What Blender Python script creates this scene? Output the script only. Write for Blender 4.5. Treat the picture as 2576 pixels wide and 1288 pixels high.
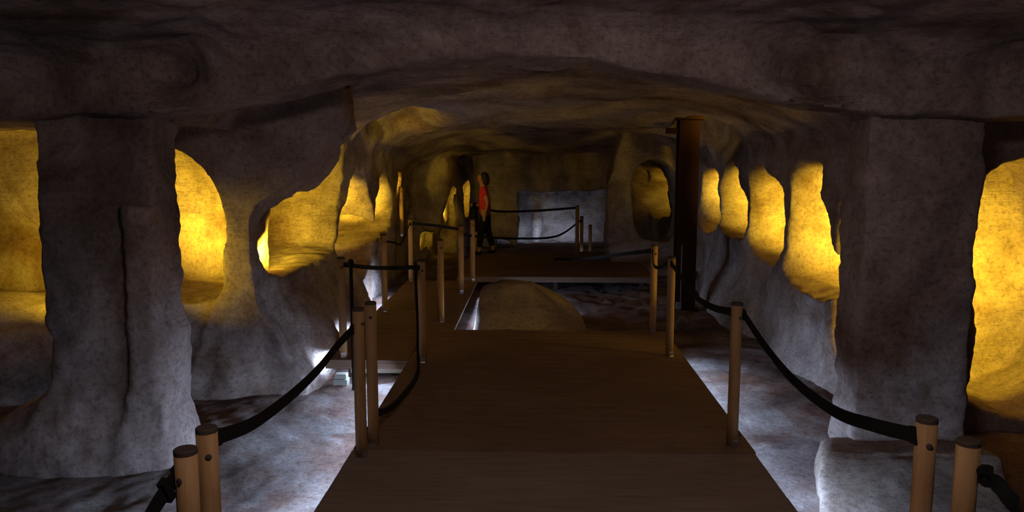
import bpy, bmesh, math, random
import numpy as np
from mathutils import Vector, Matrix
random.seed(7)
for o in list(bpy.data.objects): bpy.data.objects.remove(o)
S = bpy.context.scene
COL = S.collection

# ------------------------------------------------------------------ camera
F = 1950.0; EYE = 1.70; HY = 395.0; VX = 1347.0
PITCH = math.atan((644-HY)/F)
YAW = math.atan((VX-1288)/F*math.cos(PITCH))
cd = bpy.data.cameras.new('camera'); cam = bpy.data.objects.new('camera', cd); COL.objects.link(cam)
cd.sensor_width = 36; cd.lens = F/2576*36; cd.clip_start = .05; cd.clip_end = 100
cam.location = (0, 0, EYE); cam.rotation_euler = (math.pi/2-PITCH, 0, YAW)
S.camera = cam
CROT = Matrix.Rotation(YAW, 3, 'Z') @ Matrix.Rotation(math.pi/2-PITCH, 3, 'X')
def ray(px, py): return CROT @ Vector(((px-1288)/F, -(py-644)/F, -1))
def D(px, py, d):                      # point of that pixel ray at depth y=d
    r = ray(px, py); return Vector((0, 0, EYE)) + r*(d/r.y)
def G(px, py, z=0.0):                  # ... at height z
    r = ray(px, py); return Vector((0, 0, EYE)) + r*((z-EYE)/r.z)
def WX(px, py, x):                     # ... on the plane x
    r = ray(px, py); return Vector((0, 0, EYE)) + r*(x/r.x)

# ------------------------------------------------------------------ world, exposure
w = bpy.data.worlds.new('world'); S.world = w; w.use_nodes = True
w.node_tree.nodes['Background'].inputs[0].default_value = (0.012, 0.010, 0.012, 1)
w.node_tree.nodes['Background'].inputs[1].default_value = 0.3
S.view_settings.view_transform = 'Standard'; S.view_settings.look = 'None'
S.view_settings.gamma = 1; S.view_settings.exposure = 0.0; S.view_settings.use_curve_mapping = False

# ------------------------------------------------------------------ lights
YEL = (1.0, .66, .035); WHT = (.50, .68, 1.0); DIM = (1.0, .80, .76)
def area(name, loc, aim, sx, sy, power, col, spread=180):
    l = bpy.data.lights.new(name, 'AREA'); l.shape = 'RECTANGLE'; l.size = sx; l.size_y = sy
    l.energy = power; l.color = col; l.spread = math.radians(spread)
    o = bpy.data.objects.new(name, l); COL.objects.link(o); o.location = loc
    d = Vector(aim)-Vector(loc); o.rotation_euler = d.to_track_quat('-Z', 'Y').to_euler(); return o
def point(name, loc, power, col, r=.06):
    l = bpy.data.lights.new(name, 'POINT'); l.energy = power; l.color = col; l.shadow_soft_size = r
    o = bpy.data.objects.new(name, l); COL.objects.link(o); o.location = loc; return o
def spot(name, loc, aim, power, col, ang, r=.05, blend=.5):
    l = bpy.data.lights.new(name, 'SPOT'); l.energy = power; l.color = col; l.shadow_soft_size = r
    l.spot_size = math.radians(ang); l.spot_blend = blend
    o = bpy.data.objects.new(name, l); COL.objects.link(o); o.location = loc
    d = Vector(aim)-Vector(loc); o.rotation_euler = d.to_track_quat('-Z', 'Y').to_euler(); return o
def strip(p, q, outx, outy, power, zz):    # LED strip under a deck edge from p to q (x,y), shining outwards
    c = Vector(((p[0]+q[0])/2, (p[1]+q[1])/2, zz)); L = math.hypot(q[0]-p[0], q[1]-p[1])
    l = bpy.data.lights.new('strip_light', 'AREA'); l.shape = 'RECTANGLE'; l.size = L; l.size_y = .03
    l.energy = power*L; l.color = WHT; l.spread = math.radians(135)
    o = bpy.data.objects.new('strip_light', l); COL.objects.link(o); o.location = c
    n = Vector((outx, outy, -.42)).normalized(); t = Vector((q[0]-p[0], q[1]-p[1], 0)).normalized()
    b = n.cross(t); m = Matrix((t, b, n)).transposed()      # local z = n, light shines along -z
    m = Matrix((t, -b, -n)).transposed()
    o.rotation_euler = m.to_euler(); return o
strip((-1.078, 1.6), (-1.078, 6.2), -1, 0, 8.5, -.05)
strip((1.288, 1.6), (1.298, 7.2), 1, 0, 6.5, -.05)
strip((-1.784, 6.38), (-1.784, 10.5), -1, 0, 15.0, -.05)
strip((-1.60, 6.55), (-1.12, 6.55), 0, -1, 26.0, -.085)
strip((-.788, 7.6), (-.788, 10.5), 1, 0, 9.0, -.05)
strip((-.9, 14.02), (1.2, 14.02), 0, 1, .5, -.06)
area('chamber_strip', (.25, 17.25, -.12), (.25, 17.75, .25), 1.9, .05, 5, WHT)
# dim unseen fill lamp, added above the near walkway and aimed at the rib
area('fill_light', (.1, 1.2, 2.34), (.1, 4.4, 1.3), .5, .15, 17.0, DIM)
# warm floods in the side chambers and alcoves, mostly tucked behind the near jamb on the alcove's sill
area('amber_flood', (-3.06, 6.40, .80), (-2.85, 7.0, 1.25), .22, .12, 18, YEL, 130)
area('amber_flood', (-2.98, 5.50, .78), (-2.62, 5.98, .86), .14, .08, 2.6, YEL, 84)
area('amber_flood', (-3.5, 6.15, .60), (-4.1, 7.1, 1.05), .3, .15, 34, YEL, 140)
area('amber_flood', (3.75, 5.5, .70), (3.4, 6.5, .8), .3, .2, 36, YEL, 150)
area('amber_flood', (2.75, 5.75, .35), (3.2, 6.5, .7), .3, .15, 10, YEL, 140)
area('amber_flood', (-2.36, 6.72, .82), (-2.88, 8.2, 1.10), .16, .10, 22, YEL, 76)
for x_, y_, z_, p_ in ((-2.80, 9.02, .86, 18), (-2.76, 10.80, .95, 13), (-2.72, 12.5, 1.12, 10),
                       (2.85, 6.42, .74, 18), (2.8, 7.86, .82, 15), (2.8, 9.22, .92, 14), (2.8, 10.48, .97, 12), (2.8, 14.3, .78, 7)):
    area('amber_flood', (x_, y_, z_), (x_*(1.08 if x_ > 0 else 1.0), y_+1, z_+(.28 if x_ > 0 else .22)), .16, .10, p_, YEL, (64 if y_ > 10 else 76) if x_ > 0 else 62)
area('amber_flood', (-1.70, 9.12, 2.24), (-1.55, 10.6, 2.05), .2, .08, 2.0, YEL, 70)  # added lamp hidden in the left ceiling pocket, stands in for alcove spill
area('amber_flood', (2.2, 9.15, 2.28), (2.15, 10.3, 2.05), .2, .08, 2.0, YEL, 70)  # extra lamp added in the right pocket to imitate amber light rising from the alcoves
area('amber_flood', (-1.72, 14.72, .62), (-1.66, 15.6, .9), .08, .06, 3, YEL, 120)
area('amber_flood', (-1.52, 16.72, .62), (-1.62, 17.6, .9), .08, .06, 4, YEL, 120)
area('amber_flood', (-2.04, 14.28, .08), (-2.04, 14.9, .2), .06, .04, .8, YEL, 120)

# ------------------------------------------------------------------ materials
def mat(name):
    m = bpy.data.materials.new(name); m.use_nodes = True; nt = m.node_tree; nt.nodes.clear()
    o = nt.nodes.new('ShaderNodeOutputMaterial'); b = nt.nodes.new('ShaderNodeBsdfPrincipled')
    nt.links.new(b.outputs[0], o.inputs[0]); return m, nt, b
def noise(nt, sc, det=6, rough=.6, coord=None, dist=0):
    n = nt.nodes.new('ShaderNodeTexNoise'); n.inputs['Scale'].default_value = sc
    n.inputs['Detail'].default_value = det; n.inputs['Roughness'].default_value = rough
    n.inputs['Distortion'].default_value = dist
    if coord: nt.links.new(coord, n.inputs['Vector'])
    return n.outputs['Fac']
def ramp(nt, fac, stops):
    r = nt.nodes.new('ShaderNodeValToRGB'); nt.links.new(fac, r.inputs[0]); e = r.color_ramp.elements
    while len(e) < len(stops): e.new(.5)
    for k, (p, c) in enumerate(stops):
        e[k].position = p; e[k].color = (*c, 1) if len(c) == 3 else c
    return r.outputs[0]
def mix(nt, f, a, b, mode='MIX'):
    m = nt.nodes.new('ShaderNodeMix'); m.data_type = 'RGBA'; m.blend_type = mode
    for s, v in ((0, f), (6, a), (7, b)):
        if hasattr(v, 'links'): nt.links.new(v, m.inputs[s])
        else: m.inputs[s].default_value = v if s == 0 else (*v, 1)
    return m.outputs[2]
def math_(nt, op, a, b=0):
    m = nt.nodes.new('ShaderNodeMath'); m.operation = op
    for k, v in enumerate((a, b)):
        if hasattr(v, 'links'): nt.links.new(v, m.inputs[k])
        else: m.inputs[k].default_value = v
    return m.outputs[0]
def bump(nt, b, h, strength=.5, dist=.02):
    n = nt.nodes.new('ShaderNodeBump'); n.inputs['Strength'].default_value = strength
    n.inputs['Distance'].default_value = dist; nt.links.new(h, n.inputs['Height']); nt.links.new(n.outputs[0], b.inputs['Normal'])
def coords(nt, scale=(1, 1, 1)):
    g = nt.nodes.new('ShaderNodeNewGeometry'); m = nt.nodes.new('ShaderNodeMapping')
    m.inputs['Scale'].default_value = scale; nt.links.new(g.outputs['Position'], m.inputs[0]); return m.outputs[0]

def rock_material(name, light, mid, brown, patch=(.52, .66), bstr=.6):
    m, nt, b = mat(name); c = coords(nt); c2 = coords(nt, (1, 1, 5))
    n1 = noise(nt, 2.2, 8, .62, c, .3); n2 = noise(nt, 1.1, 5, .6, c, .6); n3 = noise(nt, 30, 8, .8, c); n4 = noise(nt, 7, 6, .7, c2)
    base = ramp(nt, n1, [(.35, mid), (.62, light)])
    base = mix(nt, ramp(nt, n2, [(patch[0], (0, 0, 0)), (patch[1], (.75, .75, .75))]), base, brown)
    n5 = noise(nt, .9, 7, .65, coords(nt, (1, 1, .8)), .8)
    base = mix(nt, .8, base, ramp(nt, n5, [(.36, (.30, .27, .26)), (.52, (.9, .88, .88)), (.7, (1, 1, 1))]), 'MULTIPLY')
    base = mix(nt, .75, base, ramp(nt, n3, [(.36, (.30, .26, .24)), (.5, (.8, .78, .76)), (.64, (1, .98, .95))]), 'MULTIPLY')
    nt.links.new(base, b.inputs['Base Color']); b.inputs['Roughness'].default_value = .95
    b.inputs['Specular IOR Level'].default_value = .15
    h = math_(nt, 'ADD', n3, math_(nt, 'MULTIPLY', n4, 1.5))
    bump(nt, b, h, bstr, .05); return m
M_ROCK = rock_material('hewn_limestone', (.60, .50, .46), (.40, .31, .28), (.24, .13, .07))
M_FLOOR = rock_material('chalky_floor', (.62, .56, .54), (.42, .33, .31), (.30, .14, .09), (.43, .55), .9)
M_PALE = rock_material('pale_limestone', (.60, .52, .47), (.48, .39, .34), (.36, .25, .17))

def wood_material(name, dark, light, grain=(1, 14, 14), rough=.7):
    m, nt, b = mat(name); c = coords(nt, grain)
    n = noise(nt, 3, 8, .6, c, .4); n2 = noise(nt, 1.2, 3, .5, coords(nt))
    col = ramp(nt, n, [(.3, dark), (.7, light)])
    col = mix(nt, .35, col, ramp(nt, n2, [(.35, (.55, .5, .45)), (.65, (1, 1, 1))]), 'MULTIPLY')
    nt.links.new(col, b.inputs['Base Color']); b.inputs['Roughness'].default_value = rough
    b.inputs['Specular IOR Level'].default_value = .2
    bump(nt, b, n, .25, .004); return m
M_DECK = wood_material('brown_decking', (.17, .105, .07), (.25, .16, .11), (1, 16, 16))
M_DECK2 = wood_material('paler_greyish_decking', (.20, .15, .12), (.29, .23, .19), (1, 16, 16))  # paler, greyer boards than the rest, for the nearest section
M_POST = wood_material('round_wooden_post', (.30, .17, .07), (.46, .28, .13), (12, 12, 1))
M_FASCIA = wood_material('grey_board', (.30, .30, .26), (.42, .41, .35), (1, 10, 10))
def plain(name, col, rough=.6, metal=0, em=0, spec=.3):
    m, nt, b = mat(name); n = noise(nt, 25, 4, .6, coords(nt))
    c = mix(nt, .25, col, ramp(nt, n, [(.3, (.5, .5, .5)), (.7, (1, 1, 1))]), 'MULTIPLY')
    nt.links.new(c, b.inputs['Base Color']); b.inputs['Roughness'].default_value = rough; b.inputs['Metallic'].default_value = metal
    b.inputs['Specular IOR Level'].default_value = spec
    if em: b.inputs['Emission Color'].default_value = (*col, 1); b.inputs['Emission Strength'].default_value = em
    return m
M_BLACK = plain('black_webbing', (.012, .011, .012), .85, spec=.1)
M_CAP = plain('dark_post_end', (.06, .045, .035), .8)
M_STEEL = plain('bright_steel', (.75, .75, .75), .25, 1)
M_IRON = plain('brown_painted_steel', (.045, .016, .009), .7, spec=.1)
M_SKIN = plain('skin', (.42, .20, .12), .5)
M_HAIR = plain('dark_hair', (.012, .008, .007), .6)
M_RED = plain('red_fabric', (.55, .03, .05), .8)
M_DARKCLOTH = plain('black_fabric', (.012, .012, .016), .9, spec=.05)
M_GREYBOX = plain('grey_enamel', (.35, .36, .38), .5)

# ------------------------------------------------------------------ object helpers
def prop(o, label=None, cat=None, group=None, kind=None):
    for k, v in (('label', label), ('category', cat), ('group', group), ('kind', kind)):
        if v: o[k] = v
    return o
def link_mesh(name, me, m, parent=None):
    o = bpy.data.objects.new(name, me); COL.objects.link(o)
    if m: me.materials.append(m)
    if parent: o.parent = parent
    return o
def from_bm(name, bm, m, parent=None, smooth=False):
    bmesh.ops.recalc_face_normals(bm, faces=bm.faces)
    me = bpy.data.meshes.new(name); bm.to_mesh(me); bm.free()
    if smooth:
        for p in me.polygons: p.use_smooth = True
    return link_mesh(name, me, m, parent)
def empty(name, loc=(0, 0, 0), rz=0):
    o = bpy.data.objects.new(name, None); COL.objects.link(o); o.location = loc; o.rotation_euler = (0, 0, rz)
    o.empty_display_size = .1; return o
def copy_tree(o, parent=None):
    c = o.copy(); COL.objects.link(c)
    if parent: c.parent = parent
    for ch in o.children: copy_tree(ch, c)
    return c
def box(bm, x0, x1, y0, y1, z0, z1, bev=0):
    r = bmesh.ops.create_cube(bm, size=1); vs = r['verts']
    for v in vs:
        v.co = Vector((x0 if v.co.x < 0 else x1, y0 if v.co.y < 0 else y1, z0 if v.co.z < 0 else z1))
    if bev:
        es = list({e for v in vs for e in v.link_edges})
        bmesh.ops.bevel(bm, geom=es, offset=bev, segments=2, affect='EDGES')
def lathe(bm, prof, n=20):
    rings = []
    for r, z in prof:
        rings.append([bm.verts.new((r*math.cos(2*math.pi*k/n), r*math.sin(2*math.pi*k/n), z)) for k in range(n)])
    for a, b in zip(rings, rings[1:]):
        for k in range(n): bm.faces.new((a[k], a[(k+1) % n], b[(k+1) % n], b[k]))
    bm.faces.new(list(reversed(rings[0]))); bm.faces.new(rings[-1])
def smoothpts(pts, n=10):
    pts = [Vector(p) for p in pts]; P = [pts[0]*2-pts[1]]+pts+[pts[-1]*2-pts[-2]]; out = []
    for i in range(1, len(P)-2):
        for k in range(n):
            t = k/n; a, b, c, d = P[i-1:i+3]
            out.append(.5*((2*b)+(c-a)*t+(2*a-5*b+4*c-d)*t*t+(-a+3*b-3*c+d)*t*t*t))
    out.append(pts[-1]); return out
def ribbon(bm, pts, wdt, thk, up=Vector((0, 0, 1)), tw=None):      # strap with an upright cross-section
    rings = []
    for i, p in enumerate(pts):
        t = (pts[min(i+1, len(pts)-1)]-pts[max(i-1, 0)]).normalized()
        side = t.cross(up)
        if side.length < .05: side = Vector((1, 0, 0))
        side.normalize(); u = side.cross(t).normalized()
        if tw: side, u = (Matrix.Rotation(tw(i/len(pts)), 3, t) @ side), (Matrix.Rotation(tw(i/len(pts)), 3, t) @ u)
        rings.append([bm.verts.new(p+side*a*thk/2+u*b*wdt/2) for a, b in ((-1, -1), (1, -1), (1, 1), (-1, 1))])
    for a, b in zip(rings, rings[1:]):
        for k in range(4): bm.faces.new((a[k], a[(k+1) % 4], b[(k+1) % 4], b[k]))
    bm.faces.new(list(reversed(rings[0]))); bm.faces.new(rings[-1])
def tube(bm, pts, r, n=8):
    rings = []; rr = r if callable(r) else (lambda t: r)
    ref = Vector((.3, .2, .9)).normalized()
    for i, p in enumerate(pts):
        t = (pts[min(i+1, len(pts)-1)]-pts[max(i-1, 0)]).normalized(); s = t.cross(ref).normalized(); u = s.cross(t)
        q = rr(i/(len(pts)-1)); rings.append([bm.verts.new(p+(s*math.cos(2*math.pi*k/n)+u*math.sin(2*math.pi*k/n))*q) for k in range(n)])
    for a, b in zip(rings, rings[1:]):
        for k in range(n): bm.faces.new((a[k], a[(k+1) % n], b[(k+1) % n], b[k]))
    bm.faces.new(list(reversed(rings[0]))); bm.faces.new(rings[-1])

# value noise on point arrays (for carving marks)
def vnoise(P, sc, seed=0):
    p = (P*np.array(sc, dtype=np.float32)).astype(np.float32)+seed*17.3; i = np.floor(p).astype(np.int64); f = p-i; f = f*f*(3-2*f); out = 0
    for dx in (0, 1):
        for dy in (0, 1):
            for dz in (0, 1):
                h = ((i[:, 0]+dx)*374761393+(i[:, 1]+dy)*668265263+(i[:, 2]+dz)*2147483647+seed*1013904223) & 0xffffffff
                h = ((h ^ (h >> 13))*1274126177) & 0xffffffff; h = (h ^ (h >> 16)) & 0xffff
                wgt = (f[:, 0] if dx else 1-f[:, 0])*(f[:, 1] if dy else 1-f[:, 1])*(f[:, 2] if dz else 1-f[:, 2])
                out = out+wgt*(h/65535.0*2-1)
    return out

# ------------------------------------------------------------------ the cave: one carved volume
def axis(segs):
    out = []
    for a, b, s in segs: out += list(np.arange(a, b, s))
    return np.array(out+[segs[-1][1]], dtype=np.float32)
gx = axis([(-5.3, -4.3, .07), (-4.3, 3.6, .030), (3.6, 4.9, .07)])
gy = axis([(-3.2, 3.2, .16), (3.2, 4.2, .07), (4.2, 7.6, .032), (7.6, 12, .036), (12, 19.4, .055)])
gz = axis([(-.45, 2.4, .032), (2.4, 3.2, .06)])
X = gx[:, None, None]; Y = gy[None, :, None]; Z = gz[None, None, :]
def sbox(x0, x1, y0, y1, z0, z1):
    return np.maximum(np.maximum(np.maximum(x0-X, X-x1), np.maximum(y0-Y, Y-y1)), np.maximum(z0-Z, Z-z1))
def smin(a, b, k): h = np.clip(.5+.5*(b-a)/k, 0, 1); return b+(a-b)*h-k*h*(1-h)
def smax(a, b, k): return -smin(-a, -b, k)
def ell(cx, cy, cz, rx, ry, rz):
    q = np.sqrt(((X-cx)/rx)**2+((Y-cy)/ry)**2+((Z-cz)/rz)**2); return (q-1)*min(rx, ry, rz)
def polysdf(u, v, pts):                # signed distance of (u,v) grids to a polygon, negative inside
    d = np.full(np.broadcast(u, v).shape, 1e9, dtype=np.float32); ins = np.zeros(d.shape, bool); n = len(pts)
    for k in range(n):
        ax, ay = pts[k]; bx, by = pts[(k+1) % n]; ex, ey = bx-ax, by-ay
        wx, wy = u-ax, v-ay; t = np.clip((wx*ex+wy*ey)/(ex*ex+ey*ey+1e-12), 0, 1)
        d = np.minimum(d, (wx-ex*t)**2+(wy-ey*t)**2)
        if abs(ey) > 1e-9: ins ^= ((ay > v) != (by > v)) & (u < (bx-ax)*(v-ay)/ey+ax)
    d = np.sqrt(d); return np.where(ins, -d, d)
def rnd(pts, n=4):                     # round a traced outline
    v = [Vector((p[0], p[1], 0)) for p in pts]; v = v+[v[0]]
    return [(p.x, p.y) for p in smoothpts(v, n)][:-1]
def hole_x(px, xw, x0, x1, rounded=True):   # alcove opening outlined on the plane x=xw, dug from x0 to x1
    q = [WX(a, b, xw) for a, b in px]; q = [(p.y, p.z) for p in q]
    if rounded: q = rnd(q)
    d = polysdf(gy[:, None], gz[None, :], q)[None]
    return np.maximum(d, np.maximum(x0-X, X-x1))
def hole_y(px, yw, y0, y1, rounded=True):
    q = [D(a, b, yw) for a, b in px]; q = [(p.x, p.z) for p in q]
    if rounded: q = rnd(q)
    d = polysdf(gx[:, None], gz[None, :], q)[:, None, :]
    return np.maximum(d, np.maximum(y0-Y, Y-y1))

# arch soffit height across the hall
archz = np.interp(gx, [-2.9, -2.3, -1.9, -1.26, -.75, -.18, .35, .8, 1.3, 1.75, 2.3], [1.90, 1.93, 1.97, 2.12, 2.22, 2.265, 2.23, 2.15, 2.04, 1.95, 1.90]).astype(np.float32)[:, None, None]
# ---- air
rec = .30*np.exp(-((X+2.12)/.22)**2)+.30*np.exp(-((X-1.60)/.26)**2)
rec = rec*np.clip((Z-1.98)/.18, 0, 1)
air = smax(sbox(-4.9, 4.5, -3, 9, -1, 9)+0*Y, (Y-4.42-rec)*.8, .01)
air = smax(air, Z-2.41-.10*np.cos((X+.2)*1.1), .26)
air = np.minimum(air, sbox(-4.9, 4.5, 4.0, 4.6, -1, 1.925))
opening = np.maximum(sbox(-2.29, 1.93, 4.0, 5.2, -1, 9), Z-archz)
air = np.minimum(air, opening)
# hall behind the rib: ceiling drops in shallow hewn steps
cz = np.interp(gy, [5.0, 5.4, 9.6, 10.1, 12.6, 13.4, 14.5, 17.5], [2.30, 2.36, 2.30, 2.20, 2.12, 1.98, 1.86, 1.78]).astype(np.float32)[None, :, None]
wl = np.interp(gy, [5, 6.2, 7, 8.5, 12, 13.5, 15, 19], [-2.5, -2.3, -2.22, -2.2, -2.2, -2.3, -2.3, -2.3]).astype(np.float32)[None, :, None]
side = np.abs((X-.05)/2.35)
hall = np.maximum(np.maximum(wl-X, X-2.42), np.maximum(4.95-Y, Y-16.6))
hall = smax(hall, Z-(cz-.42*np.clip(side, 0, 1.2)**4), .10)
air = smin(air, hall, .03)
# left side chamber behind the pier
cham = smax(np.maximum(np.maximum(-5.2-X, X+2.42+.2*np.clip((Y-6.2)/.2, 0, 1)), np.maximum(4.9-Y, Y-7.0)), Z-1.93, .08)
air = np.minimum(air, cham)
air = np.minimum(air, sbox(-3.3, -2.0, 5.0, 5.97, -1, 1.93))
air = np.minimum(air, sbox(-4.9, -3.01, 4.3, 6.0, -1, 1.925))
# right side chamber
air = np.minimum(air, smax(sbox(2.6, 4.4, 4.3, 5.35, -1, 1.93), (2.60-X+0*Y), .02))
# ---- rock left standing in the air
def add(s, k=.05):
    global air
    air = smax(air, -s, k)
# column wall between the first and second alcove, and lintel above the first
col = [(p.x, p.z) for p in (D(a, b, 6.15) for a, b in [(440, 250), (440, 372), (492, 388), (560, 450), (588, 560), (575, 660), (560, 760), (540, 1000), (800, 1000), (690, 780), (662, 670), (656, 600), (668, 520), (720, 470), (800, 400), (860, 340), (1000, 200)])]
colx = polysdf(gx[:, None], gz[None, :], rnd(col, 3))[:, None, :]
add(np.maximum(np.maximum(colx, np.maximum(5.95-Y, Y-6.45)), X+1.45), .10)
# hanging dark lump of rock on the left
add(ell(-2.12, 6.7, 2.02, .48, .42, .62), .10)
# benches along the foot of the left wall
add(ell(-2.80, 6.95, -.3, 1.05, 1.0, .91), .12)
add(sbox(-3.45, -2.25, 5.98, 7.2, -1, .60+.03*np.sin(X*5)), .14)
add(ell(-2.38, 6.75, -.25, .54, .85, .86), .10)
add(ell(-2.35, 8.2, -.2, .55, 1.2, .82), .14)
add(ell(-4.6, 6.6, -.3, 1.2, 1.0, .85), .14)
# pilaster strip on the left pier
pa, pb = D(298, 515, 4.5), D(376, 515, 4.5)
add(sbox(pa.x, pb.x+.0, 4.50, 4.9, -1, pa.z), .03)
# pier foot flaring out
add(ell(-2.85, 4.72, -.35, .72, .34, .62), .18)
# right: spreading foot of the wall
add(ell(2.75, 6.9, -.45, .55, 1.5, .55), .14)
add(ell(2.75, 9.6, -.30, .60, 1.8, .75), .14)
# cross wall on the right far end with an oval opening
rib = sbox(1.20, 2.6, 12.6, 13.3, -1, 3)
rib = np.maximum(rib, 1.17+.12*(Z-.8)**2-X)
oval = [(1592, 500), (1600, 440), (1620, 410), (1655, 402), (1690, 425), (1704, 500), (1700, 570), (1680, 604), (1640, 608), (1606, 592)]
rib = smax(rib, -hole_y(oval, 12.6, 12, 14), .05)
add(rib, .06)
# left far: shouldering rock in front of the end wall
add(np.maximum(ell(-2.1, 15.2, 0, .75, 1.0, 2.6), 14.2-Y), .12)
# ---- alcoves
def dig(s, k=.04):
    global air
    air = smin(air, s, k)
A2 = [(664, 560), (668, 520), (720, 462), (800, 398), (854, 345), (862, 420), (859, 480), (848, 570), (832, 635), (770, 668), (690, 688), (664, 660)]
dig(np.maximum(hole_x(A2, -2.21, -3.3, -2.0), -2.47-.85*np.clip((Y-7.1)/.25, 0, 1)-X))
L3 = [(905, 418), (924, 480), (938, 560), (936, 640), (916, 700), (880, 690), (845, 645), (855, 590), (874, 520), (888, 450)]
L4 = [(971, 424), (980, 450), (986, 500), (980, 560), (960, 592), (940, 604), (942, 540), (950, 470), (962, 436)]
L5 = [(1019, 428), (1027, 450), (1024, 478), (1016, 520), (1000, 560), (996, 520), (1004, 480), (1012, 440)]
dig(hole_x(L3, -2.22, -3.2, -2.0)); dig(hole_x(L4, -2.2, -3.1, -2.0)); dig(hole_x(L5, -2.2, -3.0, -2.0))
R1 = [(2010, 405), (2045, 430), (2072, 540), (2100, 640), (2100, 735), (2060, 760), (1975, 700), (1976, 600), (1980, 510), (1990, 440)]
R2 = [(1903, 402), (1930, 440), (1952, 490), (1957, 560), (1957, 650), (1930, 660), (1880, 622), (1878, 540), (1880, 470), (1890, 425)]
R3 = [(1834, 403), (1852, 440), (1866, 500), (1868, 590), (1850, 605), (1808, 575), (1812, 520), (1814, 460), (1822, 420)]
R4 = [(1780, 408), (1795, 440), (1806, 500), (1804, 555), (1786, 590), (1752, 560), (1756, 500), (1762, 440)]
for r, zz in ((R1, 3.3), (R2, 3.3), (R3, 3.3), (R4, 3.2)): dig(hole_x(r, 2.41, 2.2, zz))
R5 = [(1655, 418), (1672, 455), (1682, 510), (1680, 545), (1655, 548), (1632, 535), (1630, 480), (1640, 435)]
dig(hole_x(R5, 2.41, 2.2, 3.2))
# right niche behind the pier
RN = [(2440, 1000), (2450, 930), (2462, 870), (2448, 800), (2455, 700), (2446, 600), (2452, 520), (2490, 447), (2576, 412), (2760, 430), (2820, 700), (2780, 960), (2600, 1060), (2500, 1030)]
dig(hole_y(RN, 5.35, 5.2, 6.35), .06)
dig(sbox(2.35, 3.2, 5.75, 6.3, .1, 1.3), .05)
# lit upper pockets in the ceiling on both flanks
dig(ell(-1.65, 9.9, 2.02, .50, 1.0, .40), .12)
dig(ell(2.15, 9.9, 2.02, .42, 1.0, .42), .12)
# end wall: bright low chamber and narrow alcoves
EC = [(1246, 700), (1246, 597), (1275, 600), (1297, 617), (1302, 590), (1306, 484), (1540, 478), (1540, 700)]
dig(hole_y(EC, 16.6, 16.3, 17.7, False), .03)
add(ell(.05, 17.75, -.1, .16, .30, .8), .05)
add(ell(-.45, 17.4, 1.0, .22, .5, .75), .06)
L6 = [(1136, 470), (1142, 520), (1143, 560), (1132, 582), (1116, 572), (1114, 540), (1122, 500)]
L7 = [(1178, 448), (1184, 470), (1182, 520), (1176, 546), (1146, 546), (1152, 510), (1160, 470)]
L8 = [(1054, 592), (1066, 584), (1082, 585), (1080, 604), (1070, 622), (1054, 634)]
dig(hole_y(L6, 14.6, 13.5, 15.6)); dig(hole_y(L7, 16.6, 16.2, 17.6)); dig(hole_y(L8, 14.2, 13.7, 14.9))
DH = [(1078, 668), (1076, 610), (1090, 578), (1120, 568), (1142, 585), (1146, 668)]
dig(hole_y(DH, 14.2, 13.7, 15.6))

# uneven hand-cut surfaces
amp = np.clip((Y-4.9)/1.2, .25, 1)
wob = .020*np.sin(X*3.1+Y*1.7+Z*2.3)+.014*np.sin(X*5.3-Z*4.1+Y*4.4+1)+.010*np.sin(Z*8.7+Y*7.1+X*2.2)
F3 = (air+wob*amp).astype(np.float32); del wob, air
# solid outside of the grid
F3[0] = F3[-1] = .05; F3[:, 0] = F3[:, -1] = .05; F3[:, :, -1] = .05; F3[:, :, 0] = .05

def surface_nets(f):
    s = f < 0
    cs = [s[i:s.shape[0]-1+i, j:s.shape[1]-1+j, k:s.shape[2]-1+k] for i in (0, 1) for j in (0, 1) for k in (0, 1)]
    allv = cs[0].copy(); anyv = cs[0].copy()
    for c in cs[1:]: allv &= c; anyv |= c
    I, J, K = np.nonzero(anyv & ~allv)
    idx = np.full(anyv.shape, -1, np.int32); idx[I, J, K] = np.arange(len(I))
    acc = np.zeros((len(I), 3)); cnt = np.zeros(len(I))
    cor = [(i, j, k) for i in (0, 1) for j in (0, 1) for k in (0, 1)]
    for a in cor:
        for b in cor:
            if sum(abs(p-q) for p, q in zip(a, b)) == 1 and a < b:
                fa = f[I+a[0], J+a[1], K+a[2]]; fb = f[I+b[0], J+b[1], K+b[2]]; m = (fa < 0) != (fb < 0)
                t = np.where(m, fa/(fa-fb+1e-12), 0)
                pa = np.stack([gx[I+a[0]], gy[J+a[1]], gz[K+a[2]]], 1); pb = np.stack([gx[I+b[0]], gy[J+b[1]], gz[K+b[2]]], 1)
                acc += np.where(m[:, None], pa+(pb-pa)*t[:, None], 0); cnt += m
    V = acc/cnt[:, None]; Q = []
    for ax in range(3):
        o1, o2 = [(1, 2), (2, 0), (0, 1)][ax]
        sl0 = [slice(None)]*3; sl1 = [slice(None)]*3; sl0[ax] = slice(0, -1); sl1[ax] = slice(1, None)
        d = s[tuple(sl0)] != s[tuple(sl1)]
        E = list(np.nonzero(d)); ok = (E[o1] > 0) & (E[o2] > 0) & (E[o1] < f.shape[o1]-1) & (E[o2] < f.shape[o2]-1)
        E = [e[ok] for e in E]; st = s[tuple(E)]
        def c(a, b):
            t = [E[0], E[1], E[2]]; t[o1] = E[o1]-a; t[o2] = E[o2]-b; return idx[tuple(t)]
        q = np.stack([c(1, 1), c(0, 1), c(0, 0), c(1, 0)], 1)
        q = np.where(st[:, None], q[:, ::-1], q); Q.append(q)
    return V, np.concatenate(Q)
V, Q = surface_nets(F3); del F3
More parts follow.
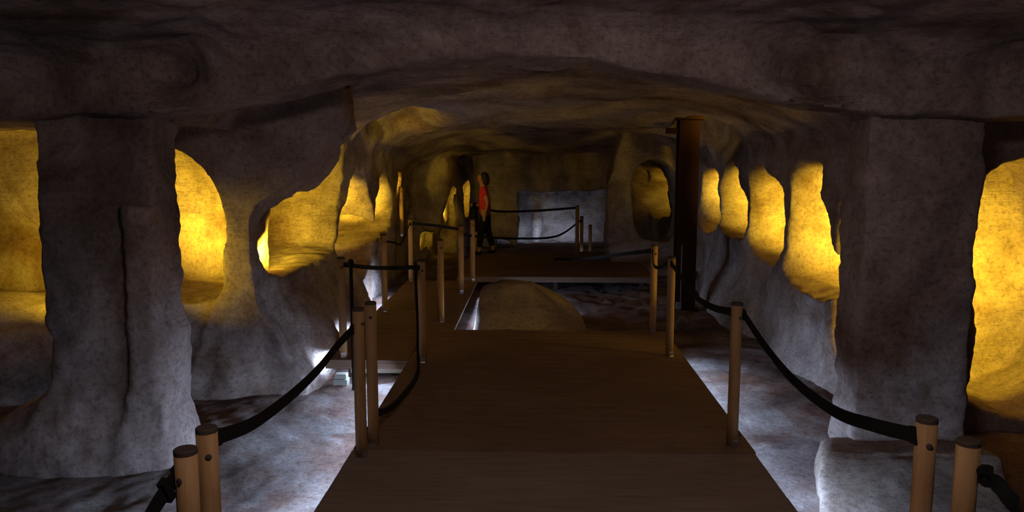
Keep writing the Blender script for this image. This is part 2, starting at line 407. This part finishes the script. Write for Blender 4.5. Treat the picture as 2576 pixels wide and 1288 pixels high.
def vnormals(V, Q):
    n = np.cross(V[Q[:, 2]]-V[Q[:, 0]], V[Q[:, 3]]-V[Q[:, 1]]); N = np.zeros_like(V)
    for k in range(4): np.add.at(N, Q[:, k], n)
    return N/np.maximum(np.linalg.norm(N, axis=1, keepdims=True), 1e-9), n
N, _ = vnormals(V, Q)
P32 = V.astype(np.float32)
dsp = .020*vnoise(P32, (2.3, 2.3, 3.0), 1)+.016*vnoise(P32, (6, 6, 9), 2)+.008*vnoise(P32, (13, 13, 24), 3)+.004*vnoise(P32, (30, 30, 40), 4)
V = V+N*dsp[:, None]
N, fn = vnormals(V, Q)
C = V[Q].mean(1); fz = fn[:, 2]/np.maximum(np.linalg.norm(fn, axis=1), 1e-9)
x, y, z = C.T
lab = np.zeros(len(Q), int)                                        # 0 left wall, 1 right wall
lab[x > 0] = 1
lab[(y > 16.0)] = 2
lab[(z > 1.55) & (np.abs(fz) > .55)] = 3
lab[(y > 4.2) & (y < 5.3) & (z > 1.88)] = 6
lab[(y > 4.2) & (y < 5.0) & (x > -3.15) & (x < -2.1) & (z <= 1.88)] = 4
lab[(y > 4.2) & (y < 5.3) & (x > 1.75) & (x < 2.64) & (z <= 1.88)] = 5
lab[(y < 3.9) & (z > 2.4)] = 3
lab[(y < -2.6)] = 7
names = ['wall_left', 'wall_right', 'wall_back', 'ceiling', 'trim_1', 'trim_2', 'trim_3', 'wall_front']
labels = ['hewn rock wall on the left with tall amber-lit alcoves', 'hewn rock wall on the right with a row of amber-lit arched alcoves',
          'dark rock wall at the far end around a pale blue-lit low chamber', 'low uneven rock ceiling with shallow cut steps',
          'broad square rock pier left of the walkway', 'broad square rock pier right of the walkway',
          'wide flattened rock arch spanning the hall in front', 'rock wall behind the visitor']
for k, nm in enumerate(names):
    q = Q[lab == k]
    if not len(q): continue
    u, inv = np.unique(q, return_inverse=True); inv = inv.reshape(-1, 4)
    me = bpy.data.meshes.new(nm); me.vertices.add(len(u)); me.vertices.foreach_set('co', V[u].astype(np.float32).ravel())
    me.loops.add(len(inv)*4); me.loops.foreach_set('vertex_index', inv.ravel().astype(np.int32))
    me.polygons.add(len(inv)); me.polygons.foreach_set('loop_start', (np.arange(len(inv))*4).astype(np.int32))
    me.update(calc_edges=True); me.polygons.foreach_set('use_smooth', np.ones(len(inv), bool))
    me.normals_split_custom_set_from_vertices(N[u].tolist())
    o = link_mesh(nm, me, M_ROCK); prop(o, labels[k], ['rock wall', 'rock wall', 'rock wall', 'ceiling', 'pier', 'pier', 'arch', 'rock wall'][k], kind='structure')

# ------------------------------------------------------------------ floor
FZ = -.22
def heightfield(name, xs, ys, fn, m, **kw):
    xs = np.array(xs); ys = np.array(ys); XX, YY = np.meshgrid(xs, ys, indexing='ij'); P = np.stack([XX.ravel(), YY.ravel(), 0*XX.ravel()], 1)
    P[:, 2] = fn(P); nx, ny = len(xs), len(ys); i = np.arange(nx*ny).reshape(nx, ny)
    q = np.stack([i[:-1, :-1], i[1:, :-1], i[1:, 1:], i[:-1, 1:]], -1).reshape(-1, 4)
    me = bpy.data.meshes.new(name); me.from_pydata(P.tolist(), [], q.tolist())
    me.polygons.foreach_set('use_smooth', np.ones(len(q), bool)); o = link_mesh(name, me, m); prop(o, **kw); return o
def fl(P):
    h = FZ+.022*vnoise(P, (1.6, 1.6, 1), 5)+.014*vnoise(P, (5, 5, 1), 6)+.007*vnoise(P, (14, 14, 1), 7)+.004*vnoise(P, (34, 34, 1), 8)
    g = lambda cx, cy, sx, sy, a: a*np.exp(-((P[:, 0]-cx)/sx)**2-((P[:, 1]-cy)/sy)**2)
    h = h+g(-2.0, 5.3, .5, .8, .05)+g(2.2, 6.0, .4, 1.0, .05)
    return np.minimum(h, -.13)
heightfield('floor', np.concatenate([np.arange(-5.2, -2.7, .06), np.arange(-2.7, 2.7, .03), np.arange(2.7, 4.8, .06)]),
            np.concatenate([np.arange(-3.1, 3, .12), np.arange(3, 9, .03), np.arange(9, 18.8, .06)]), fl, M_FLOOR,
            label='chalky uneven rock floor with rusty brown patches beside the walkway', cat='floor', kind='structure')

# ------------------------------------------------------------------ rocks
def rocklump(name, c, r, seed, m, flat=.35, label='', cat='rock'):
    bm = bmesh.new(); bmesh.ops.create_icosphere(bm, subdivisions=4, radius=1)
    P = np.array([v.co for v in bm.verts], dtype=np.float32); d = .16*vnoise(P, (1.3,)*3, seed)+.07*vnoise(P, (3.4,)*3, seed+1)+.025*vnoise(P, (9,)*3, seed+2)
    for v, k in zip(bm.verts, d):
        v.co = v.co*(1+float(k)); v.co.z = max(v.co.z, -flat)
        v.co = Vector((v.co.x*r[0], v.co.y*r[1], (v.co.z+flat)*r[2]))
    o = from_bm(name, bm, m, smooth=True); o.location = c; prop(o, label, cat); return o
# pale slab of rock left standing in the pit beyond the platform
q = [D(a, b, 8.35) for a, b in [(1150, 880), (1172, 835), (1190, 760), (1215, 724), (1262, 711), (1335, 716), (1395, 745), (1442, 775), (1462, 800), (1480, 838), (1500, 880)]]
px_ = [p.x for p in q]; pz_ = [p.z for p in q]
def mnd(P):
    prof = np.interp(P[:, 0], px_, pz_)
    yy = P[:, 1]; k = np.clip((yy-7.50)/.85, 0, 1); k2 = 1-np.clip((yy-8.5)/1.0, 0, 1)
    h = -.26+(prof+.26)*np.minimum(.42+.58*k, k2*(2-k2))
    edge = np.clip((P[:, 0]+.70)/.10, 0, 1)*np.clip((.66-P[:, 0])/.1, 0, 1); h = -.3+(h+.3)*edge
    return h+.012*vnoise(P, (5, 5, 1), 31)+.006*vnoise(P, (17, 17, 1), 32)
heightfield('rock_mound', np.arange(-.86, .68, .02), np.arange(7.53, 9.6, .025), mnd, M_PALE,
            label='low pale mound of bare rock in the pit behind the wooden platform', cat='rock')
rocklump('loose_stone', (1.67, 8.55, FZ-.02), (.10, .09, .13), 3, M_PALE, label='small pale loose stone on the ground near the brown steel column')
rocklump('loose_stone', (-1.93, 5.35, FZ), (.055, .05, .04), 9, M_FLOOR, label='fist-sized stone on the chalky ground left of the walkway')
# footing block in front of the right pier
bm = bmesh.new(); fz = D(2105, 1140, 4.40).z
xs = np.linspace(0, 1, 34); ysn = np.linspace(0, 1, 22); zs = np.linspace(0, 1, 18)
bmesh.ops.create_cube(bm, size=1)
bmesh.ops.subdivide_edges(bm, edges=bm.edges[:], cuts=20, use_grid_fill=True)
P = np.array([v.co for v in bm.verts], dtype=np.float32)+.5
W3 = np.stack([np.where(True, 1.50+P[:, 1]*.26+(1-P[:, 1])*.21*P[:, 2]+P[:, 0]*(1.0-P[:, 1]*.12), 0), 3.78+P[:, 1]*.88+(1-P[:, 1])*.62*P[:, 2], -.30+P[:, 2]*(fz+.30)], 1).astype(np.float32)
c0 = W3.mean(0); dn = .020*vnoise(W3, (4,)*3, 41)+.014*vnoise(W3, (11,)*3, 42)+.006*vnoise(W3, (30,)*3, 43)
rad = np.sort(np.abs(P-.5)*2, 1); cornr = np.clip((rad[:, 1]-.86)/.14, 0, 1)**2*.022
for v, p, k, e in zip(bm.verts, W3, dn, cornr):
    d = Vector(p-c0); v.co = Vector(p)+d.normalized()*(float(k)-float(e))
    v.co.x += .03*math.sin(v.co.z*9)*(1 if v.co.x < 1.8 else 0)
o = from_bm('stone_block', bm, M_PALE, smooth=True); prop(o, 'rough pale stone block at the foot of the right pier beside the walkway', 'stone block')

# ------------------------------------------------------------------ wooden platforms
def platform(name, label, rects, edges, seed):
    root = empty(name, (rects[0][0], rects[0][2], 0)); prop(root, label, 'walkway', 'wooden walkway platforms'); ox, oy = root.location.x, root.location.y
    rr = random.Random(seed); bm = bmesh.new(); wd = .142
    for x0, x1, y0, y1 in rects:
        y = y0
        while y < y1-.02:
            e = min(y+wd-.007, y1); h = rr.uniform(-.0015, .0015)
            box(bm, x0-ox, x1-ox, y-oy, e-oy, -.028+h, h, .003); y += wd
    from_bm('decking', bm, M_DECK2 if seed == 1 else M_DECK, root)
    for x0, x1, y0, y1 in rects:
        n = max(2, int((x1-x0)/.55)+1)
        if x1-x0 < .2: continue
        for k in range(n):
            xx = x0+.10+(x1-x0-.20)*k/(n-1); bm = bmesh.new()
            box(bm, xx-.025-ox, xx+.025-ox, y0+.04-oy, y1-.04-oy, -.075, -.030); from_bm('joist', bm, M_DECK, root)
    for (xa, ya, xb, yb) in edges:                 # fascia boards under the deck rim
        bm = bmesh.new(); t = .022
        if abs(xa-xb) < 1e-6: s_ = 1 if xa > ox+.5 else -1; box(bm, min(xa, xa-s_*t)-ox, max(xa, xa-s_*t)-ox, ya-oy, yb-oy, -.078, -.029, .002)
        else: box(bm, xa-ox, xb-ox, ya-oy, ya+t-oy, -.078, -.029, .002)
        from_bm('fascia_board', bm, M_DECK, root)
        if abs(xa-xb) < 1e-6 and yb-ya > 1.2 and xa > -1.9:
            bm = bmesh.new(); box(bm, min(xa, xa+s_*.008)-ox, max(xa, xa+s_*.008)-ox, max(ya, 1.6)-oy, yb-.1-oy, -.072, -.034); from_bm('light_strip', bm, M_GREYBOX, root)
    for x0, x1, y0, y1 in rects:
        for xx in (x0+.16, (x0+x1)/2, x1-.16) if x1-x0 > .2 else ():
            y = y0+.3
            while y < y1:
                bm = bmesh.new(); box(bm, xx-.03-ox, xx+.03-ox, y-.03-oy, y+.03-oy, FZ-.03, -.074); from_bm('foot', bm, M_CAP, root); y += 1.1
    return root
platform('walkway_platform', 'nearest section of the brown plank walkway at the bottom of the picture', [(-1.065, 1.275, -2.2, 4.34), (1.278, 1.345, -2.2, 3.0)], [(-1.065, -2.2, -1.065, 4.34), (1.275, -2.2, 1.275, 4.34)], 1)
platform('walkway_platform', 'middle section of brown plank walkway ending at the rock pit', [(-1.065, 1.285, 4.352, 7.52)], [(-1.065, 4.36, -1.065, 6.33), (1.285, 4.36, 1.285, 7.5), (-.78, 7.498, 1.28, 7.498)], 2)
platform('walkway_platform', 'narrow left-hand plank walkway along the amber alcoves', [(-1.77, -1.072, 6.34, 7.52), (-1.77, -.80, 7.535, 10.6)],
         [(-1.77, 6.34, -1.072, 6.34), (-1.77, 6.37, -1.77, 10.6)], 3)
platform('walkway_platform', 'far cross platform of planks where the visitor stands', [(-1.12, 1.72, 10.95, 14.0)], [(-1.12, 10.95, 1.72, 10.95)], 4)
# pale boards lying on the ground under the left platform's near end
bm = bmesh.new(); box(bm, -1.60, -1.02, 6.52, 6.60, -.165, -.095, .004)
o = from_bm('ground_board', bm, M_FASCIA); prop(o, 'pale brightly lit board under the near end of the left-hand walkway', 'board')
bm = bmesh.new(); box(bm, -1.70, -1.58, 6.30, 6.40, -.235, -.165, .004); box(bm, -1.69, -1.59, 6.31, 6.39, -.16, -.12, .004)
o = from_bm('wedge_block', bm, M_FASCIA); prop(o, 'small stack of two wooden wedges at the corner of the left-hand walkway', 'wedge')

# ------------------------------------------------------------------ barrier posts
def make_post(h=.86):
    root = empty('barrier_post')
    bm = bmesh.new(); r = .033
    lathe(bm, [(r*1.0, 0), (r, .3*h), (r*.99, .75*h), (r, h-.012)], 24); from_bm('pole', bm, M_POST, root, True)
    bm = bmesh.new(); lathe(bm, [(r*1.01, h-.014), (r*1.02, h-.002), (r*.93, h+.002)], 24); from_bm('post_top', bm, M_CAP, root)['label'] = 'dark weathered post top'
    bm = bmesh.new(); lathe(bm, [(.010, 0), (.010, .003), (.006, .006)], 12)
    ey = from_bm('screw', bm, M_CAP, root); ey.rotation_euler = (math.pi/2, 0, 0); ey.location = (.006, -r+.001, h-.085)
    bm = bmesh.new(); box(bm, -.02, .02, -r-.012, -r+.004, 0, .004); box(bm, -.02, .02, -r-.004, -r, 0, .045, .001)
    from_bm('foot_bracket', bm, M_STEEL, root)['label'] = 'small metal angle bracket'
    return root
P0 = make_post(); first = [True]
def post(x, y, z, label, rz=0, k=1.0, group='round wooden rope-barrier posts'):
    r = P0 if first[0] else copy_tree(P0); first[0] = False
    r.location = (x, y, z); r.rotation_euler = (0, 0, rz); r.scale = (1, 1, k); prop(r, label, 'post', group); return r
post(-1.027, 2.31, 0, 'round wooden post at lower left from which a black belt sweeps up to the right', .3)
post(-1.012, 2.13, 0, 'nearest wooden post at lower left with a buckled strap hanging outward', -.4)
post(1.275, 2.47, 0, 'wooden post at lower right holding the near end of the long right-hand belt', -.3)
post(1.298, 2.27, 0, 'rightmost wooden post at the lower right corner with a knotted black strap', .5)
post(1.175, 4.47, 0, 'lone wooden post standing halfway along the right edge of the walkway', .2)
post(-.960, 4.43, 0, 'right one of the two touching posts halfway along the left walkway edge')
post(-.990, 4.24, 0, 'left one of the two touching posts where the front left belt ends', .8)
post(-.935, 6.30, 0, 'wooden post at the inner corner where the left walkway branches off', .1)
post(1.160, 6.56, 0, 'wooden post on right edge of walkway nearest the steel column', .4)
post(1.150, 7.46, 0, 'wooden post at the far right corner of the main walkway before the pit', .1)
post(-1.640, 6.45, 0, 'wooden post at the near left corner of the left-hand walkway', .2)
post(-1.665, 8.42, 0, 'wooden post midway along the outer left edge of the left-hand walkway', .2)
post(-1.710, 10.54, 0, 'wooden post at the far left end of the left-hand walkway', .2)
post(-.975, 7.90, 0, 'wooden post on the inner edge of the left walkway beside the pit', .2)
post(-.925, 9.60, 0, 'wooden post on the left walkway with a greenish foot near the pit', .2)
post(-.855, 10.52, 0, 'dim wooden post at the far inner corner of the left walkway', .2)
post(-1.06, 13.80, 0, 'dim wooden post beside the feet of the visitor', .2)
post(.735, 13.55, 0, 'tallest-looking far post in front of the blue lit chamber', .2)
post(.855, 14.25, FZ-.02, 'middle one of three far posts right of the blue chamber', .2)
post(1.05, 14.75, FZ-.03, 'shortest far post at the right edge of the blue lit chamber', .2, .78)
pl = WX(1008, 575, -2.12); post(-2.10, 12.1, D(1010, 578, 12.1).z-.10, 'slender wooden post raised on the rock below the fifth left alcove', .2, .9)

# slim black pole by the left platform
r = empty('black_pole', (D(886, 800, 6.2).x, 6.2, FZ-.01)); prop(r, 'slim black metal pole standing beside the near corner of the left walkway', 'pole')
bm = bmesh.new(); lathe(bm, [(.05, 0), (.05, .012), (.018, .02), (.015, .04), (.015, 1.05)], 16); from_bm('shaft', bm, M_BLACK, r, True)
bm = bmesh.new(); lathe(bm, [(.015, 1.05), (.024, 1.055), (.026, 1.08), (.02, 1.10), (.006, 1.108)], 16); from_bm('knob', bm, M_BLACK, r, True)

# ------------------------------------------------------------------ belts
def belt(pts, label, wdt=.045, thk=.004, tw=None, buckle=None, name='barrier_belt'):
    bm = bmesh.new(); sp = smoothpts(pts, 10); ribbon(bm, sp, wdt, thk, tw=tw)
    o = from_bm(name, bm, M_BLACK, smooth=False); prop(o, label, 'belt', 'black webbing barrier belts')
    for e, nx in ((sp[0], sp[1]), (sp[-1], sp[-2])):   # end loops by the posts
        bm = bmesh.new(); t = (nx-e).normalized(); ribbon(bm, [e-t*.006, e+t*.03], wdt*1.12, thk*3); from_bm('belt_end', bm, M_BLACK, o)
    if buckle is not None:
        k = int(buckle*(len(sp)-1)); t = (sp[k+1]-sp[k]).normalized()
        bm = bmesh.new(); ribbon(bm, [sp[k]-t*.014, sp[k]-t*.006, sp[k]+t*.006, sp[k]+t*.014], wdt*1.35, thk*4.5); b = from_bm('buckle', bm, M_BLACK, o)
        bm = bmesh.new(); q_ = sp[0]
        c = []
        for j in range(17): a = j/16*2*math.pi; c.append(q_+Vector((.0, .012*math.cos(a), .012*math.sin(a)+.006)))
        tube(bm, c, .0022, 6); from_bm('ring', bm, M_STEEL, o)['label'] = 'bright steel ring'
    return o
XL, XR = -1.045, 1.225
belt([WX(548, 1100, -1.03)]+[WX(a, b, XL) for a, b in [(640, 1063), (730, 997), (800, 930), (850, 868)]]+[Vector((-1.015, 4.21, WX(888, 815, XL).z))],
     'long black belt curving from lower left post up to the paired posts', .05)
belt([Vector((1.243, 2.47, .80))]+[WX(a, b, XR) for a, b in [(2200, 1070), (2100, 1035), (2000, 960), (1930, 878)]]+[Vector((1.205, 4.44, .80))],
     'long black belt sagging along the right edge of the near walkway', .05)
belt([WX(455, 1182, -1.04), WX(425, 1225, -1.05), WX(395, 1268, -1.06), WX(350, 1345, -1.07), WX(250, 1500, -1.08)],
     'short black strap with buckle at the lower left edge of the picture', .055, .005, buckle=.32)
belt([Vector((1.325, 2.24, .765)), WX(2488, 1200, 1.315), WX(2522, 1232, 1.32), WX(2565, 1290, 1.325), WX(2680, 1460, 1.33)],
     'twisted black strap leaving the rightmost post at the lower right corner', .045, .005, tw=lambda t: 1.3*math.sin(t*9), buckle=.22)
belt([Vector((1.15, 4.50, .80)), WX(1790, 772, 1.15), WX(1745, 742, 1.15), WX(1712, 695, 1.15), Vector((1.15, 6.53, .81))], 'black belt between the lone right post and the next one by the column')
belt([Vector((1.13, 6.60, .80)), Vector((1.11, 6.9, .72)), Vector((1.11, 7.2, .70)), Vector((1.125, 7.43, .80))], 'short slack loop of belt between the two posts nearest the pit', .03)
belt([Vector((1.115, 7.48, .80)), D(1560, 640, 8.6), D(1500, 648, 10.0), D(1440, 652, 11.4), D(1395, 652, 12.55)], 'dark belt running from the far right post down across the pit', .04)
belt([Vector((-1.605, 6.42, .80)), D(930, 673, 6.40), D(990, 674, 6.36), Vector((-.972, 6.30, .80))], 'level black belt across the near end of the left walkway', .035)
belt([Vector((-.975, 6.28, .81)), D(1046, 720, 6.22), D(1050, 800, 6.12), D(1051, 880, 6.0), D(1050, 942, 5.72), D(1010, 1000, 5.08), D(975, 1030, 4.72), Vector((-.945, 4.47, .18))],
     'loose black belt hanging down from the corner post and trailing over the deck', .036, .02)
belt([Vector((-1.665, 8.46, .78)), D(990, 610, 9.1), D(1010, 611, 9.7), Vector((-1.71, 10.5, .80))], 'thin slack belt between the outer posts of the left walkway', .025)
belt([Vector((-1.67, 10.52, .80)), D(1100, 568, 10.1), Vector((-.93, 9.64, .80))], 'thick dark belt crossing the far part of the left walkway', .04)
belt([Vector((-.90, 9.62, .74)), D(1215, 596, 11.5), D(1300, 600, 12.6), D(1400, 594, 13.5), Vector((.84, 14.2, .55))], 'lower dark belt passing in front of the blue lit chamber', .035)
belt([Vector((-1.04, 13.80, .80)), D(1260, 532, 13.7), D(1350, 530, 13.6), Vector((.70, 13.55, .82))], 'upper dark belt stretched in front of the blue lit chamber', .04)

# ------------------------------------------------------------------ steel column
cx, cy = 1.90, 9.83; top = D(1735, 283, cy).z
r = empty('steel_column', (cx, cy, FZ-.02)); prop(r, 'tall dark brown steel column propping the ceiling right of the pit', 'column')
H = top-(FZ-.02)
bm = bmesh.new(); box(bm, -.125, .125, -.105, -.090, .02, H-.03, .003); box(bm, -.125, .125, .090, .105, .02, H-.03, .003); box(bm, -.010, .010, -.092, .092, .02, H-.03)
from_bm('shaft', bm, M_IRON, r)
bm = bmesh.new(); box(bm, -.18, .18, -.16, .16, 0, .022, .003); from_bm('base_plate', bm, M_IRON, r)
for sx in (-1, 1):
    for sy in (-1, 1): bm = bmesh.new(); box(bm, sx*.15-.014, sx*.15+.014, sy*.125-.014, sy*.125+.014, .02, .04, .003); from_bm('bolt', bm, M_IRON, r)
bm = bmesh.new()
vs = [bm.verts.new((x_, y_, z_)) for z_, w_ in ((H-.09, .17), (H-.03, .24), (H+.03, .24)) for x_, y_ in ((-w_, -.15), (w_, -.15), (w_, .15), (-w_, .15))]
for k in range(2):
    for j in range(4): bm.faces.new((vs[k*4+j], vs[k*4+(j+1) % 4], vs[k*4+4+(j+1) % 4], vs[k*4+4+j]))
bm.faces.new(vs[3::-1]); bm.faces.new(vs[8:]); from_bm('head_plate', bm, M_IRON, r)
bm = bmesh.new(); box(bm, -.27, -.115, -.06, .06, H-.26, H-.19, .004); from_bm('bracket', bm, M_IRON, r)
bm = bmesh.new(); tube(bm, [Vector((-.06, -.118, .10)), Vector((-.06, -.118, .85))], .006, 8)
g = from_bm('conduit', bm, M_STEEL, r); g['label'] = 'thin pale conduit'
bm = bmesh.new(); box(bm, -.115, -.05, -.135, -.105, .02, .12, .004); g = from_bm('junction_box', bm, M_GREYBOX, r); g['label'] = 'small grey junction box'

# ------------------------------------------------------------------ visitor
def skin(name, verts, edges, rad, m, parent, root=0):
    me = bpy.data.meshes.new(name); me.from_pydata([tuple(v) for v in verts], edges, []); o = link_mesh(name, me, m, parent)
    sk = o.modifiers.new('skin', 'SKIN'); sk.use_smooth_shade = True
    if not me.skin_vertices: me.skin_vertices.new()
    for k, v in enumerate(me.skin_vertices[0].data):
        rr = rad[k]; v.radius = rr if isinstance(rr, tuple) else (rr, rr); v.use_root = (k == root)
    su = o.modifiers.new('sub', 'SUBSURF'); su.levels = su.render_levels = 2; return o
Pn = empty('person', (-.87, 13.45, 0)); prop(Pn, 'person with dark hair in a red top and black trousers stepping along the far platform', 'person')
# local frame: -x is the walking direction, y away from the camera
J = dict(pel=(0, 0, .74), wai=(-.005, 0, .86), che=(-.02, 0, 1.03), nec=(-.045, 0, 1.20), nk2=(-.06, 0, 1.26), hd=(-.085, 0, 1.33), top=(-.075, 0, 1.415),
         hl=(0, -.075, .71), kl=(-.07, -.085, .40), al=(-.10, -.08, .07), tl=(-.21, -.09, .028),
         hr=(.0, .075, .71), kr=(.04, .085, .40), ar=(.14, .08, .085), tr=(.04, .09, .03),
         sl=(-.02, -.145, 1.13), el=(.055, -.19, .93), wl=(.01, -.20, .74), hdl=(-.005, -.20, .685),
         sr=(-.02, .145, 1.13), er=(-.03, .19, .93), wr=(-.15, .16, .85), hdr=(-.20, .14, .86))
K = list(J); ix = {k: i for i, k in enumerate(K)}
E = [('pel', 'wai'), ('wai', 'che'), ('che', 'nec'), ('nec', 'nk2'), ('nk2', 'hd'), ('hd', 'top'), ('pel', 'hl'), ('hl', 'kl'), ('kl', 'al'), ('al', 'tl'), ('pel', 'hr'), ('hr', 'kr'), ('kr', 'ar'), ('ar', 'tr'),
     ('che', 'sl'), ('sl', 'el'), ('el', 'wl'), ('wl', 'hdl'), ('che', 'sr'), ('sr', 'er'), ('er', 'wr'), ('wr', 'hdr')]
rd = dict(pel=.10, wai=.09, che=.105, nec=.05, nk2=.042, hd=.078, top=.062, hl=.075, kl=.05, al=.034, tl=.024, hr=.075, kr=.05, ar=.034, tr=.024,
          sl=.045, el=.034, wl=.022, hdl=.026, sr=.045, er=.034, wr=.022, hdr=.026)
# fingers and thumb on each hand
for s_, base, dr in (('l', Vector(J['hdl']), Vector((0, 0, -1))), ('r', Vector(J['hdr']), Vector((-.9, -.1, .1)).normalized())):
    sidev = Vector((1, 0, 0)) if s_ == 'l' else Vector((0, 0, 1))
    for f_ in range(4):
        a = base+dr*.02+sidev*(-.021+.014*f_); L = (.055, .065, .06, .048)[f_]
        n1, n2 = 'f%s%da' % (s_, f_), 'f%s%db' % (s_, f_); K += [n1, n2]; ix[n1] = len(K)-2; ix[n2] = len(K)-1
        J[n1] = tuple(a+dr*L*.5); J[n2] = tuple(a+dr*L+Vector((-.008, .006, 0))); rd[n1] = .0075; rd[n2] = .006; E += [('hd'+s_, n1), (n1, n2)]
    n1 = 't'+s_+'h'; K.append(n1); ix[n1] = len(K)-1; J[n1] = tuple(base-sidev*.038+dr*.018); rd[n1] = .009; E.append(('hd'+s_, n1))
skin('body', [J[k] for k in K], [(ix[a], ix[b]) for a, b in E], [rd[k] for k in K], M_SKIN, Pn)
def sub(name, ks, es, rr, m):
    i2 = {k: i for i, k in enumerate(ks)}; return skin(name, [J[k] for k in ks], [(i2[a], i2[b]) for a, b in es], rr, m, Pn)
J['slm'] = (.02, -.172, 1.02); J['srm'] = (-.03, .172, 1.02)
sub('red_top', ['wai', 'che', 'nec', 'sl', 'slm', 'sr', 'srm', 'pel'], [('pel', 'wai'), ('wai', 'che'), ('che', 'nec'), ('che', 'sl'), ('sl', 'slm'), ('che', 'sr'), ('sr', 'srm')], [.112, .125, .066, .062, .052, .062, .052, .118], M_RED)
J['al2'] = (-.10, -.08, .13); J['ar2'] = (.125, .08, .14); J['pel2'] = (0, 0, .79)
sub('trousers', ['pel', 'pel2', 'hl', 'kl', 'al2', 'hr', 'kr', 'ar2'], [('pel', 'pel2'), ('pel', 'hl'), ('hl', 'kl'), ('kl', 'al2'), ('pel', 'hr'), ('hr', 'kr'), ('kr', 'ar2')], [.122, .112, .09, .068, .056, .09, .068, .056], M_DARKCLOTH)
for a_, t_ in (('al', 'tl'), ('ar', 'tr')):
    J['hee'] = tuple(Vector(J[a_])+Vector((.035, 0, -.035))); J['an'] = J[a_]; J['toe'] = J[t_]; J['mid'] = tuple((Vector(J[a_])+Vector(J[t_]))/2+Vector((0, 0, -.01)))
    sub('shoe', ['an', 'hee', 'mid', 'toe'], [('an', 'hee'), ('an', 'mid'), ('mid', 'toe')], [.044, .034, .042, .033], M_DARKCLOTH)
J['h1'] = (-.06, 0, 1.425); J['h2'] = (.0, 0, 1.37); J['h3'] = (.02, 0, 1.28); J['h4'] = (.01, 0, 1.19)
sub('hair', ['h1', 'h2', 'h3', 'h4'], [('h1', 'h2'), ('h2', 'h3'), ('h3', 'h4')], [.075, .088, .07, .04], M_HAIR)
bm = bmesh.new(); bmesh.ops.create_cone(bm, segments=8, radius1=.014, radius2=.004, depth=.03, cap_ends=True)
g = from_bm('nose', bm, M_SKIN, Pn, True); g.rotation_euler = (0, -math.pi/2, 0); g.location = (-.168, 0, 1.325)
for sy in (-1, 1):
    bm = bmesh.new(); bmesh.ops.create_uvsphere(bm, u_segments=8, v_segments=6, radius=.009); g = from_bm('eye', bm, M_HAIR, Pn, True); g.location = (-.152, sy*.03, 1.345)
    bm = bmesh.new(); bmesh.ops.create_uvsphere(bm, u_segments=8, v_segments=6, radius=.022); g = from_bm('ear', bm, M_SKIN, Pn, True); g.scale = (.6, .35, 1.2); g.location = (-.075, sy*.080, 1.325)
bm = bmesh.new(); box(bm, -.004, .004, -.022, .022, -.004, .004, .002); g = from_bm('mouth', bm, M_RED, Pn); g.location = (-.153, 0, 1.285)
# dark coat hanging from the visitor's forward hand
bm = bmesh.new(); n = 18; rings = []
for k in range(12):
    t = k/11; zc = .90-.50*t; rings.append([bm.verts.new((-1.07+(.030+.045*t**.7+.008*math.sin(5*a_))*math.cos(a_), 13.60+(.03+.05*t**.5)*math.sin(a_), zc+.0*a_)) for a_ in [2*math.pi*j/n for j in range(n)]])
for a, b in zip(rings, rings[1:]):
    for k in range(n): bm.faces.new((a[k], a[(k+1) % n], b[(k+1) % n], b[k]))
bm.faces.new(rings[0]); bm.faces.new(rings[-1])
o = from_bm('coat', bm, M_DARKCLOTH, smooth=True); prop(o, 'black garment hanging from the forward hand of the visitor', 'coat')
